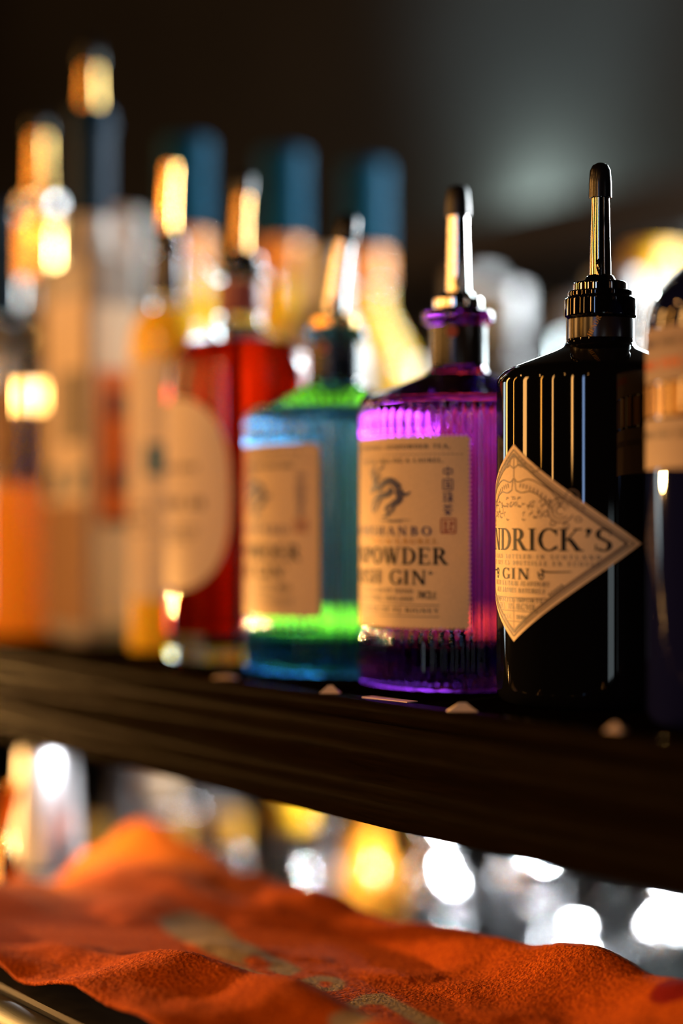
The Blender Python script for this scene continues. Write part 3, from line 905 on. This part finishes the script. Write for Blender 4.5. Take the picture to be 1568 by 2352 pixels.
ribbed('gin_bottle', 'violet ribbed gin bottle with cream stamp-edged label beside the black bottle', (-0.0995, 0.080, 0), 0.0,
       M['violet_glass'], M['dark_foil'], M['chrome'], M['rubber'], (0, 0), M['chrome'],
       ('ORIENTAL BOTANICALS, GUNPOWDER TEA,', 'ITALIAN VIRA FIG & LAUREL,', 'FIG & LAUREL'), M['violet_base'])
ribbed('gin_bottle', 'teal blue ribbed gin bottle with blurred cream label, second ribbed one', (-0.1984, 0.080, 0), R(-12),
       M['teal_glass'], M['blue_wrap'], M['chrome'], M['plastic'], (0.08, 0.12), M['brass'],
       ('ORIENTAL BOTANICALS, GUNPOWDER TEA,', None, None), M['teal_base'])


# ================================================================== RED LIQUEUR BOTTLE
def red_bottle():
    b = thing('liqueur_bottle', 'red liqueur bottle with broad shoulders and oval cream label', 'bottle', (-0.2885, 0.080, 0))
    out = fillet([(0, 0.001), (0.034, 0.001), (0.0385, 0.0), (0.0400, 0.003), (0.0400, 0.1500), (0.0385, 0.163), (0.027, 0.1735), (0.0135, 0.1790), (0.0125, 0.184), (0.0125, 0.205), (0.0150, 0.206), (0.0150, 0.211), (0.0115, 0.212), (0, 0.212)],
                 [0, .001, .002, .002, .01, .008, .008, .004, .002, .001, .001, .001, .001, 0])
    lo, hi = split_profile(out, 0.1705)
    base, mid = split_profile(lo, 0.015)
    lathe('glass_base', base, M['clear_glass'], b, 64)
    lathe('red_liqueur', mid, M['red_liquid'], b, 64)
    lathe('glass_neck', hi, M['clear_glass'], b, 64)
    lathe('neck_band', fillet([(0.0126, 0.186), (0.0131, 0.186), (0.0131, 0.2035), (0.0126, 0.2035)], 0.0002), M['red_foil'], b, 40)
    hw, z0, z1 = 36.0, 38.0, 139.0
    zc, hh = (z0 + z1) / 2, (z1 - z0) / 2

    def ol(u):
        s = (1 - min(1, abs(u) / hw) ** 2.6) ** (1 / 2.6)
        return (zc - hh * s - .01, zc + hh * s + .01)
    lab = patch('oval_label', M['paper_pale'], b, 0.0400, (-hw, hw, ol), 0.0004, 0.0003, cols=80)
    D = Draw()
    lines_text(D, 3, 101, ((34, 3.2),))
    lines_text(D, 3, 81, ((40, 5.5),))
    lines_text(D, 3, 70, ((36, 1.6), (30, 1.6), (24, 1.6)))
    wrap('lettering', D, M['ink_brown'], lab, 0.0400, 0.0006)
    pourer(b, 0.2122, 0.011, M['brass_dark'], M['plastic'], M['plastic'], 0.0125, 0.034, (0.03, 0.05), 0.0048, 0.010)
    return b


red_bottle()


# ================================================================== YELLOW LIQUEUR BOTTLE (clear, domed)
def yellow_bottle():
    b = thing('liqueur_bottle', 'slim cream labelled bottle with yellow domed shoulder left of the red one', 'bottle', (-0.3676, 0.080, 0))
    b.scale = (0.78, 0.78, 1.0)
    out = fillet([(0, 0.001), (0.024, 0.001), (0.0275, 0.0), (0.029, 0.003), (0.029, 0.170), (0.0275, 0.184), (0.020, 0.1945), (0.0125, 0.199), (0.0115, 0.203), (0.0115, 0.228), (0.0135, 0.229), (0.0135, 0.2335), (0.0105, 0.2345), (0, 0.2345)],
                 [0, .001, .002, .002, .008, .006, .005, .003, .002, .001, .001, .001, .001, 0])
    lo, hi = split_profile(out, 0.1965)
    lathe('yellow_liqueur', lo, M['yellow_liquid'], b, 56)
    lathe('glass_neck', hi, M['clear_glass'], b, 56)
    lathe('neck_wrap', fillet([(0.0117, 0.204), (0.0121, 0.204), (0.0121, 0.2275), (0.0117, 0.2275)], 0.0002), M['dark_foil'], b, 40)
    lab = patch('cream_label', M['paper_pale'], b, 0.029, rectlab(-62, 40, 30, 166), 0.0004, 0.0003, cols=60)
    D = Draw()
    D.rect(14, 100, 34, 118)
    D.rect(-30, 96, -4, 120)
    wrap('teal_print', D, M['paper_teal'], lab, 0.029, 0.0006)
    D = Draw()
    lines_text(D, 5, 80, ((40, 3), (32, 3), (36, 2)))
    wrap('lettering', D, M['ink_brown'], lab, 0.029, 0.0006)
    pourer(b, 0.2347, 0.0105, M['brass'], None, M['plastic'], 0.0115, 0.038, (0.03, 0.06), 0.0052, 0.010)
    return b


yellow_bottle()


# ================================================================== RECTANGULAR FLASK WITH NAVY NECK
def flask():
    b = thing('spirit_bottle', 'tall rectangular flask with navy neck and orange side strip', 'bottle', (-0.4645, 0.080, 0))
    W, Dp = 0.0335, 0.0172

    def sq(hx, hy, z0, z1, bev):
        bm = bmesh.new()
        r = bmesh.ops.create_cube(bm, size=1)
        for v in r['verts']:
            v.co = Vector((v.co.x * 2 * hx, v.co.y * 2 * hy, z0 if v.co.z < 0 else z1))
        es = [e for e in bm.edges if abs(e.verts[0].co.z - e.verts[1].co.z) > 1e-4]
        bmesh.ops.bevel(bm, geom=es, offset=bev, segments=4, affect='EDGES')
        es = [e for e in bm.edges if abs(e.verts[0].co.z - e.verts[1].co.z) < 1e-5]
        bmesh.ops.bevel(bm, geom=es, offset=bev * 0.8, segments=4, affect='EDGES')
        return bm
    from_bm('glass_body', sq(W, Dp, 0, 0.235, 0.006), M['frosted_glass'], b)
    lathe('glass_neck', fillet([(0.0, 0.234), (0.0175, 0.234), (0.016, 0.241), (0.0125, 0.25), (0.0120, 0.318), (0, 0.318)], .004), M['frosted_glass'], b, 40)
    lathe('neck_capsule', fillet([(0.0122, 0.262), (0.0128, 0.262), (0.0132, 0.3160), (0.0150, 0.3165), (0.0150, 0.3215), (0.0122, 0.3225), (0.004, 0.3225)], .0008), M['navy_foil'], b, 40)

    def plate(name, m, x0, x1, z0, z1, side, off, par):
        if side == 'f':
            bm = box_bm(x0, x1, -Dp - off - .0003, -Dp - off, z0, z1)
        else:
            bm = box_bm(W + off, W + off + .0003, x0, x1, z0, z1)
        return from_bm(name, bm, m, par, False)
    f1 = plate('front_label', M['paper_pale'], -.028, .028, .015, .21, 'f', .0002, b)
    plate('tan_panel', M['paper_tan'], -.027, .027, .012, .085, 'f', .0007, f1)
    plate('grey_panel', M['paper_grey'], -.004, .025, .122, .166, 'f', .0007, f1)
    plate('teal_mark', M['paper_teal'], -.022, -.006, .088, .106, 'f', .0007, f1)
    plate('teal_mark', M['paper_teal'], .012, .024, .092, .106, 'f', .0007, f1)
    plate('cream_side_label', M['paper_pale'], -.0150, .0150, .012, .205, 's', .0001, b)
    s1 = plate('orange_strip', M['paper_orange'], -.012, .012, .072, .165, 's', .0005, b)
    plate('dark_emblem', M['ink_grey'], -.005, .005, .137, .153, 's', .0009, s1)
    plate('dark_emblem', M['ink_grey'], -.005, .005, .091, .105, 's', .0009, s1)
    plate('dark_base_band', M['ink_grey'], -.009, .010, .072, .077, 's', .0009, s1)
    pourer(b, 0.3227, 0.011, M['brass'], M['plastic'], M['navy_foil'], 0.0135, 0.028, (0, 0), 0.0062, 0.014)
    return b


flask()


# ================================================================== FAR LEFT BOTTLES
def amber_bottle():
    b = thing('liqueur_bottle', 'clear bottle half full of orange liqueur at left edge', 'bottle', (-0.5365, 0.080, 0))
    out = fillet([(0, 0.001), (0.030, 0.001), (0.034, 0.0), (0.0355, 0.003), (0.0355, 0.165), (0.034, 0.18), (0.022, 0.198), (0.0135, 0.208), (0.0125, 0.214), (0.0125, 0.270), (0.0145, 0.271), (0.0145, 0.277), (0.0110, 0.278), (0, 0.278)],
                 [0, .001, .002, .002, .01, .008, .008, .006, .004, .001, .001, .001, .001, 0])
    lo, hi = split_profile(out, 0.098)
    lathe('orange_liqueur', lo, M['amber_liquid'], b, 48)
    lathe('glass_body', hi, M['clear_glass'], b, 48)
    lathe('gold_capsule', fillet([(0.0127, 0.232), (0.0132, 0.232), (0.0135, 0.2690), (0.0127, 0.2690)], .0002), M['brass'], b, 40)
    lab = patch('kraft_label', M['paper_tan'], b, 0.0355, rectlab(-34, 20, 104, 158), 0.0004, 0.0003, cols=40)
    D = Draw()
    lines_text(D, -4, 140, ((40, 7),))
    lines_text(D, -4, 114, ((40, 5),))
    wrap('lettering', D, M['ink'], lab, 0.0355, 0.0006)
    pourer(b, 0.2782, 0.0105, M['brass'], M['plastic'], M['chrome'], 0.0140, 0.042, (0, 0), 0.0060, 0.012)


amber_bottle()


def far_bottle(name, label, x, y, h, rad, neck_r, body_m, cap_m, cap_h, lab_m=None, cap_name='screw_cap', liquid=None, liq_h=0.1, shoulder=None, group=None, lab_z=(0.25, 0.6), cat='bottle', lab_half=1.25, z=0.0):
    """a round bottle of the back rows: body, cap, label, liquid"""
    b = thing(name, label, cat, (x, y, z), 0, group)
    sh_ = shoulder or 0.62
    zs = h * sh_
    zn = min(h * (sh_ + 0.14), zs + rad * 1.1)
    body = fillet([(0, 0.001), (rad * .85, 0.001), (rad * .95, 0), (rad, 0.003), (rad, zs), (rad * .9, zs + (zn - zs) * .45), (neck_r * 1.25, zn), (neck_r, zn + 0.008), (neck_r, h - cap_h * .2), (0, h - cap_h * .2)],
                  [0, .001, .002, .002, rad * .3, rad * .3, .006, .004, .001, 0])
    if liquid:
        lo, hi = split_profile(body, liq_h)
        lathe('glass_neck', hi, body_m, b, 40)
        lathe('liquid_body', lo, liquid, b, 40)
    else:
        lathe('glass_body', body, body_m, b, 40)
    cr = neck_r + 0.0014
    lathe(cap_name, fillet([(neck_r + .0002, h - cap_h), (cr, h - cap_h), (cr, h - .001), (cr - .001, h), (0, h)], .0012), cap_m, b, 36)
    if lab_m:
        patch('label', lab_m, b, rad, rectlab(-rad * 1000 * lab_half, rad * 1000 * lab_half, h * lab_z[0] * 1000, h * lab_z[1] * 1000), 0.0004, 0.0003, cols=36)
    return b


# the rank of tall yellow liqueur bottles in blue capsules, one behind the other
for (x, y, what) in ((-0.512, 0.1760, 'leftmost'), (-0.509, 0.2510, 'middle'), (-0.514, 0.3260, 'rightmost')):
    lb = far_bottle('limoncello_bottle', 'tall yellow liqueur bottle in blue capsule, %s of the three in the back' % what, x, y, 0.330, 0.036, 0.0155, M['clear_glass'], M['blue_foil'], 0.062,
               M['paper_pale'], 'blue_capsule', M['yellow_liquid'], 0.24, 0.54, 'tall blue capped liqueur bottles', (0.12, 0.42))
    lathe('neck_band', fillet([(0.0157, 0.244), (0.0166, 0.244), (0.0166, 0.267), (0.0157, 0.267)], 0.0004), M['band_orange'], lb, 40)

for args in (
    ('spirit_bottle', 'frosted pale bottle with cream capsule behind the orange strip flask', -0.585, 0.165, 0.290, 0.034, 0.0150, M['frosted_glass'], M['white_cap'], 0.045, M['paper_pale'], 'cream_capsule', None, 0.1, 0.66),
    ('spirit_bottle', 'pale frosted bottle with wide white shoulder, second row at left', -0.665, 0.150, 0.270, 0.038, 0.0175, M['frosted_glass'], M['white_cap'], 0.050, M['paper_pale'], 'cream_capsule', None, 0.1, 0.6),
    ('spirit_bottle', 'bottle in dark blue capsule cut by left edge of the picture', -0.613, 0.085, 0.290, 0.034, 0.0140, M['clear_glass'], M['navy_foil'], 0.075, M['paper_pale'], 'navy_capsule', M['amber_liquid'], 0.15, 0.58),
    ('spirit_bottle', 'cream labelled bottle with white cap behind teal bottle', -0.370, 0.190, 0.240, 0.030, 0.0145, M['frosted_glass'], M['white_cap'], 0.050, M['paper_pale'], 'cream_capsule', None, 0.1, 0.7),
    ('spirit_bottle', 'squat pale bottle with white cap between teal and violet bottles', -0.632, 0.450, 0.200, 0.036, 0.0150, M['frosted_glass'], M['white_cap'], 0.020, M['paper_pale'], 'white_cap', None, 0.1, 0.75),
    ('spirit_bottle', 'grey pewter topped bottle left of the violet bottle pourer', -0.665, 0.550, 0.285, 0.034, 0.0180, M['smoke_glass'], M['pewter'], 0.040, M['paper_tan'], 'pewter_cap', None, 0.1, 0.6),
    ('spirit_bottle', 'russet labelled bottle behind the violet bottle neck', -0.745, 0.640, 0.255, 0.038, 0.0180, M['clear_glass'], M['pewter'], 0.035, M['paper_tan'], 'pewter_cap', None, 0.10, 0.6),
    ('spirit_bottle', 'blurred grey bottle just right of the violet bottle pourer', -0.510, 0.450, 0.250, 0.036, 0.0175, M['smoke_glass'], M['pewter'], 0.035, M['paper_grey'], 'pewter_cap', None, 0.10, 0.62),
    ('spirit_bottle', 'dark red bottle between violet and black bottles', -0.630, 0.640, 0.262, 0.036, 0.0175, M['clear_glass'], M['pewter'], 0.030, None, 'pewter_cap', M['red_fill'], 0.15, 0.62),
    ('spirit_bottle', 'blurred clear bottle right of the black bottle pourer', -0.375, 0.440, 0.245, 0.034, 0.0170, M['clear_glass'], M['pewter'], 0.030, None, 'pewter_cap', None, 0.1, 0.6),
    ('spirit_bottle', 'orange capped bottle behind the navy dome bottle', -0.500, 0.600, 0.290, 0.036, 0.0190, M['frosted_glass'], M['yellow_cap'], 0.028, M['paper_orange'], 'orange_cap', None, 0.1, 0.6),
):
    far_bottle(*args)


# ================================================================== NAVY DOME BOTTLE, NEAREST
def navy_bottle():
    b = thing('spirit_bottle', 'navy dome shouldered bottle with cream bands cut off at right edge', 'bottle', (0.087, 0.080, 0), R(6))
    Rr = 0.0455
    prof = [(0, 0.002), (0.036, 0.002), (0.039, 0), (0.0435, 0), (Rr, 0.0035), (Rr, 0.148)]
    for i in range(1, 15):
        a = R(90 * i / 14 * 0.86)
        prof.append((Rr * math.cos(a), 0.148 + 0.030 * math.sin(a)))
    prof += [(0.0125, 0.1775), (0.0122, 0.205), (0.0145, 0.206), (0.0145, 0.212), (0, 0.212)]
    lathe('glass_body', prof, M['navy_glass'], b, 96, None, 45)
    up = patch('upper_label', M['paper_shaded'], b, Rr, rectlab(-70, 70, 126, 146), 0.0003, 0.0002, cols=90)
    lo = patch('lower_label', M['paper_shaded'], b, Rr, rectlab(-70, 70, 94, 112.5), 0.0003, 0.0002, cols=90)
    D = Draw()
    lines_text(D, 0, 139, ((120, 2.6),))
    wrap('lettering', D, M['ink_brown'], up, Rr, 0.0005)
    D = Draw()
    lines_text(D, 0, 131, ((100, 3.0),))
    wrap('orange_lettering', D, M['paper_orange'], up, Rr, 0.0005)
    D = Draw()
    lines_text(D, 0, 105.5, ((120, 2.4),))
    wrap('lettering', D, M['ink_brown'], lo, Rr, 0.0005)
    for k in range(22):
        u = -66 + k * 6.2
        D = Draw()
        D.rect(u, 113.6, u + 3.0 + 0.9 * (k % 2), 125.2)
        wrap('gold_bar', D, M['ink_gold'], b, Rr, 0.0004)
    lathe('stopper', fillet([(0.0, 0.2125), (0.013, 0.2125), (0.015, 0.216), (0.015, 0.234), (0.013, 0.237), (0, 0.237)], .002), M['plastic'], b, 40)
    return b


navy_bottle()


# ================================================================== PAPER SCRAPS ON THE SHELF EDGE
def scrap(label, x, y, w_, d_, h_, rz):
    vs = [(-w_, -d_, 0), (w_, -d_, 0), (w_, d_, 0), (-w_, d_, 0), (-w_ * .2, -d_ * .3, h_), (w_ * .25, -d_ * .2, h_), (w_ * .3, d_ * .6, h_ * .7), (-w_ * .3, d_ * .6, h_ * .6)]
    fs = [(0, 1, 5, 4), (1, 2, 6, 5), (2, 3, 7, 6), (3, 0, 4, 7), (4, 5, 6, 7), (3, 2, 1, 0)]
    o = from_py('paper_scrap', vs, fs, M['scrap'], None, True, 20)
    o.location = (x, y, 0.0)
    o.rotation_euler = (0, 0, rz)
    tag(o, label, 'paper', 'paper scraps along the shelf edge')


scrap('small cream folded paper scrap on the shelf below the teal bottle', -0.0985, 0.0085, 0.0045, 0.003, 0.0035, R(50))
scrap('cream paper wedge on the shelf edge below the violet bottle', -0.0072, 0.0085, 0.006, 0.003, 0.0035, R(55))
scrap('dim paper scrap on the shelf below the red bottle', -0.1885, 0.0100, 0.006, 0.004, 0.0015, R(55))
scrap('dim brown paper scrap on the shelf under the black bottle', 0.0771, 0.0110, 0.0035, 0.003, 0.003, R(20))
o = from_bm('paper_slip', box_bm(-.014, .014, -.003, .003, 0, .0004), M['scrap'], None, False)
o.location = (-0.060, 0.012, 0.0)
o.rotation_euler = (0, 0, R(6))
tag(o, 'flat pale paper slip lying before the violet bottle', 'paper', 'paper scraps along the shelf edge')


# ================================================================== ORANGE TOWEL
def towel():
    NX, NY = 420, 240
    X0, X1 = -0.395, 0.34
    vs, col = [], []
    # woven grey-beige figure: outlines (x, y) on the cloth, then the gaps in it
    shapes = [
        [(-0.230, -0.003), (-0.232, 0.015), (-0.211, 0.019), (-0.176, 0.009), (-0.143, 0.002), (-0.127, 0.003), (-0.109, 0.001), (-0.102, -0.012), (-0.118, -0.012), (-0.130, -0.016), (-0.142, -0.018), (-0.162, -0.017), (-0.186, -0.015), (-0.207, -0.012)],
        [(-0.140, -0.023), (-0.127, -0.018), (-0.113, -0.018), (-0.098, -0.019), (-0.078, -0.029), (-0.072, -0.036), (-0.098, -0.030), (-0.112, -0.030)],
        [(-0.061, -0.038), (-0.049, -0.038), (-0.045, -0.028), (-0.060, -0.003), (-0.057, 0.006), (-0.036, 0.003), (-0.011, -0.001), (0.010, -0.005), (0.004, -0.014), (-0.021, -0.009), (-0.042, -0.005), (-0.046, -0.010), (-0.033, -0.032), (-0.038, -0.041)],
        [(-0.029, -0.043), (-0.036, -0.026), (-0.031, -0.019), (-0.018, -0.022), (-0.022, -0.028), (-0.023, -0.035), (-0.017, -0.043), (-0.021, -0.049)],
        [(-0.077, 0.002), (-0.072, -0.003), (-0.070, -0.009), (-0.072, -0.014), (-0.076, -0.017), (-0.083, -0.018), (-0.089, -0.015), (-0.094, -0.010), (-0.096, -0.004), (-0.095, 0.002), (-0.090, 0.005), (-0.084, 0.005)],
        [(0.000, -0.060), (0.012, -0.030), (0.030, -0.022), (0.055, -0.030), (0.060, -0.055), (0.048, -0.058), (0.040, -0.040), (0.022, -0.040), (0.014, -0.068)],
    ]
    holes = [
        [(-0.080, -0.004), (-0.077, -0.006), (-0.076, -0.008), (-0.078, -0.010), (-0.081, -0.010), (-0.085, -0.007), (-0.087, -0.005), (-0.085, -0.002), (-0.082, -0.002)],
        [(-0.137, -0.012), (-0.138, -0.004), (-0.123, -0.005), (-0.117, -0.012), (-0.122, -0.016)],
    ]

    def inside(p, pl):
        c, d = False, 9.0
        for a, b in zip(pl, pl[1:] + pl[:1]):
            d = min(d, dseg(p, a, b))
            if (a[1] > p[1]) != (b[1] > p[1]) and p[0] < (b[0] - a[0]) * (p[1] - a[1]) / (b[1] - a[1]) + a[0]:
                c = not c
        return min(1.0, max(0.0, 0.5 + (d if c else -d) / 0.0022))

    def dseg(p, a, b):
        ax, ay = a
        bx, by = b
        t = ((p[0] - ax) * (bx - ax) + (p[1] - ay) * (by - ay)) / ((bx - ax) ** 2 + (by - ay) ** 2)
        t = max(0, min(1, t))
        return math.hypot(p[0] - ax - t * (bx - ax), p[1] - ay - t * (by - ay))
    for j in range(NY + 1):
        v = j / NY
        for i in range(NX + 1):
            u = i / NX
            y = -0.108 + 0.195 * v
            x = X0 + (X1 - X0) * u + 0.10 * (1 - v) * (1 - u)
            n1 = noise.noise(Vector((x * 6 + 3, y * 20 - x * 3, 1.3)))
            n2 = noise.noise(Vector((x * 18, y * 36 - x * 8, 7.7)))
            n3 = noise.noise(Vector((x * 60, y * 80, 2.1)))
            z = -0.1215 + 0.0190 * max(-0.15, n1) + 0.0085 * n2 + 0.0008 * n3
            # corner puckered up
            z += 0.013 * math.exp(-abs((x + 0.372) / 0.035) ** 1.3 - ((y - 0.070) / 0.035) ** 2)
            z += 0.010 * math.exp(-((y - 0.074) / (0.010 if y > 0.074 else 0.020)) ** 2)
            z += 0.008 * math.exp(-((y + 0.055 - 0.10 * x) / 0.016) ** 2) * (0.6 + noise.noise(Vector((x * 9, 5.5, 0))))
            z = max(z, -0.1225)
            # hangs over the rear edge of the counter and lips over the front one
            if v > 0.955:
                t = (v - 0.955) / 0.045
                z -= 0.002 * t * t
                y = min(y, 0.0845) if t < .5 else y
                y += 0.003 * t
            if v < 0.03:
                z -= 0.0008 * ((0.03 - v) / 0.03) ** 2
            z += 0.00045 * noise.noise(Vector((x * 900, y * 900, 0.0)))
            vs.append((x, y, z))
            g = 0.0
            if -0.24 < x < 0.07 and -0.075 < y < 0.025:
                q = (x + 0.0016 * n3, y + 0.0016 * n2)
                g = max(inside(q, pl) for pl in shapes)
                g *= 1 - max(inside(q, pl) for pl in holes)
            k = 0.0
            rd = min(1, max(0, (0.013 - math.hypot(x - 0.056, y - 0.066)) / 0.002))
            col.append((g, k, rd, 1))
    fs = []
    for j in range(NY):
        for i in range(NX):
            a = j * (NX + 1) + i
            fs.append((a, a + 1, a + NX + 2, a + NX + 1))
    me = bpy.data.meshes.new('bar_towel')
    me.from_pydata(vs, [], fs)
    at = me.color_attributes.new('weave', 'FLOAT_COLOR', 'POINT')
    at.data.foreach_set('color', [c for q in col for c in q])
    m = mat('orange_terry_cloth', (0.74, 0.105, 0.006), 0.95, spec=0.1)
    nt = m.node_tree
    b = nt.nodes['Principled BSDF']
    L = nt.links.new
    ca = nt.nodes.new('ShaderNodeAttribute')
    ca.attribute_name = 'weave'
    sp = nt.nodes.new('ShaderNodeSeparateColor')
    L(ca.outputs['Color'], sp.inputs[0])
    tc = nt.nodes.new('ShaderNodeTexCoord')
    n = nt.nodes.new('ShaderNodeTexNoise')
    n.inputs['Scale'].default_value = 700
    n.inputs['Detail'].default_value = 4
    L(tc.outputs['Object'], n.inputs['Vector'])
    ramp = nt.nodes.new('ShaderNodeValToRGB')
    ramp.color_ramp.elements[0].position = 0.35
    ramp.color_ramp.elements[0].color = (0.34, 0.046, 0.001, 1)
    ramp.color_ramp.elements[1].position = 0.65
    ramp.color_ramp.elements[1].color = (0.66, 0.125, 0.003, 1)
    L(n.outputs['Fac'], ramp.inputs['Fac'])

    def mix(fac, a, colr):
        x = nt.nodes.new('ShaderNodeMix')
        x.data_type = 'RGBA'
        L(fac, x.inputs[0])
        L(a, x.inputs[6])
        x.inputs[7].default_value = (*colr, 1)
        return x.outputs[2]
    c = mix(sp.outputs[0], ramp.outputs['Color'], (0.36, 0.27, 0.17))
    c = mix(sp.outputs[1], c, (0.30, 0.10, 0.012))
    c = mix(sp.outputs[2], c, (0.22, 0.006, 0.005))
    L(c, b.inputs['Base Color'])
    bp = nt.nodes.new('ShaderNodeBump')
    bp.inputs['Strength'].default_value = 0.8
    bp.inputs['Distance'].default_value = 0.0015
    L(n.outputs['Fac'], bp.inputs['Height'])
    L(bp.outputs['Normal'], b.inputs['Normal'])
    o = link('bar_towel', me, m, None, True, None)
    s = o.modifiers.new('thickness', 'SOLIDIFY')
    s.thickness = 0.0015
    s.offset = 1.0
    tag(o, 'orange terry bar towel with grey woven figure spread on the counter', 'towel')


towel()


# ================================================================== THE WELL BELOW: MIXERS AND GLASSWARE
WZ = -0.31


def tumbler(label, x, y, h=0.11, r=0.036, group=None, stack=0.0):
    t = thing('tumbler', label, 'glass', (x, y, WZ + stack), 0, group)
    rb = r * .82
    lathe('glass_wall', fillet([(0, 0.0), (rb * .92, 0.0), (rb, .003), (r, h - .001), (r - .001, h), (r - .0022, h - .001), (rb - .003, .014), (0, .012)], .001), M['clear_glass'], t, 40)
    return t


def shaker(label, x, y, h, r):
    t = thing('cocktail_shaker', label, 'shaker', (x, y, WZ), 0, 'shakers and glassware in the well')
    hb = h * .60
    lathe('cup', fillet([(0, 0), (r * .72, 0), (r * .74, .002), (r, hb), (0, hb)], .001), M['shaker_steel'], t, 48)
    st = lathe('strainer_top', fillet([(0, hb + .0002), (r * 1.02, hb + .0002), (r * 1.02, hb + .012), (r * .92, hb + h * .14), (r * .55, hb + h * .22), (r * .48, hb + h * .24), (0, hb + h * .24)], .006), M['shaker_steel'], t, 48)
    lathe('cap', fillet([(0, hb + h * .241), (r * .52, hb + h * .241), (r * .50, h - .008), (r * .30, h), (0, h)], .005), M['shaker_steel'], t, 40)


for x, y, h, r, lb in (
        (-0.462, 0.438, 0.185, 0.029, 'tall steel shaker under the shelf, brightest of the middle ones'),
        (-0.500, 0.380, 0.165, 0.028, 'pale steel shaker left of the brightest tall one, under the shelf'),
        (-0.405, 0.430, 0.105, 0.031, 'short steel shaker low behind the towel edge'),
        (-0.375, 0.500, 0.130, 0.034, 'bright steel shaker at lower right behind the towel')):
    shaker(lb, x, y, h, r)
for x, y, h, r, lb in (
        (-0.465, 0.525, 0.110, 0.034, 'clear tumbler among the lit shakers, behind the towel edge at right'),
        (-0.322, 0.440, 0.105, 0.034, 'clear tumbler glowing just above the towel edge at right'),
        (-0.400, 0.585, 0.110, 0.034, 'far clear tumbler against the well back at right'),
        (-0.305, 0.530, 0.110, 0.034, 'rightmost clear tumbler cut by the picture edge')):
    tumbler(lb, x, y, h, r, 'shakers and glassware in the well')

for i, (x, y, h, bm_, cm, lb) in enumerate((
        (-0.567, 0.130, 0.180, 'clear_glass', 'amber_cap', 'small mixer bottle with amber cap, leftmost beyond the towel corner'),
        (-0.568, 0.195, 0.178, 'clear_glass', 'amber_cap', 'small mixer bottle with amber cap, second from left under the shelf'),
        (-0.578, 0.247, 0.172, 'clear_glass', 'amber_cap', 'small mixer bottle with amber cap, third from left under the shelf'),
        (-0.570, 0.300, 0.182, 'clear_glass', 'yellow_cap', 'brightest yellow capped mixer bottle under the shelf'),
        (-0.506, 0.205, 0.162, 'smoke_glass', 'shaker_steel', 'steel capped dark mixer bottle just behind the towel rim under the shelf'),
        (-0.640, 0.372, 0.152, 'smoke_glass', 'shaker_steel', 'steel capped dark mixer bottle right of the brightest yellow cap'),
        (-0.640, 0.250, 0.170, 'smoke_glass', 'shaker_steel', 'steel capped dark mixer bottle between amber caps under the shelf'),
        (-0.700, 0.260, 0.190, 'smoke_glass', 'cream_cap', 'cream capped smoky mixer bottle under the shelf'),
        (-0.775, 0.275, 0.215, 'smoke_glass', 'cream_cap', 'cream topped dark bottle far under the shelf at left'),
        (-0.815, 0.380, 0.210, 'smoke_glass', 'cream_cap', 'cream topped dark bottle touching the shelf underside'),
        (-0.565, 0.362, 0.175, 'amber_liquid', 'brass', 'amber bottle under the shelf left of the bright glasses'))):
    far_bottle('mixer_bottle', lb, x, y, h, 0.026, 0.0125, M[bm_], M[cm], 0.022, None, 'screw_cap', None, 0.1, 0.6, 'mixer bottles in the well', z=WZ)

# left end: tall glass and brass jiggers standing by the towel
t = thing('shaker_tin', 'tall narrow steel shaker tin catching white light left of the towel corner', 'shaker', (-0.4108, 0.025, -0.1249))
lathe('tin_body', fillet([(0, 0), (0.0195, 0), (0.0200, .002), (0.0165, .066), (0.0168, .0675), (0.0155, .0675), (0.0185, .004), (0, .003)], .0006), M['brushed_tin'], t, 48)
t = thing('jigger', 'brass double jigger at left edge beyond the towel', 'jigger', (-0.372, -0.0215, -0.1249))
lathe('lower_cup', fillet([(0.012, 0.0), (0.0125, 0.0), (0.0055, 0.028), (0.0045, 0.029), (0.011, 0.001)], .0005), M['brass'], t, 36)
lathe('upper_cup', fillet([(0.0045, 0.028), (0.0055, 0.029), (0.0115, 0.055), (0.0108, 0.055), (0.004, 0.031)], .0005), M['brass'], t, 36)
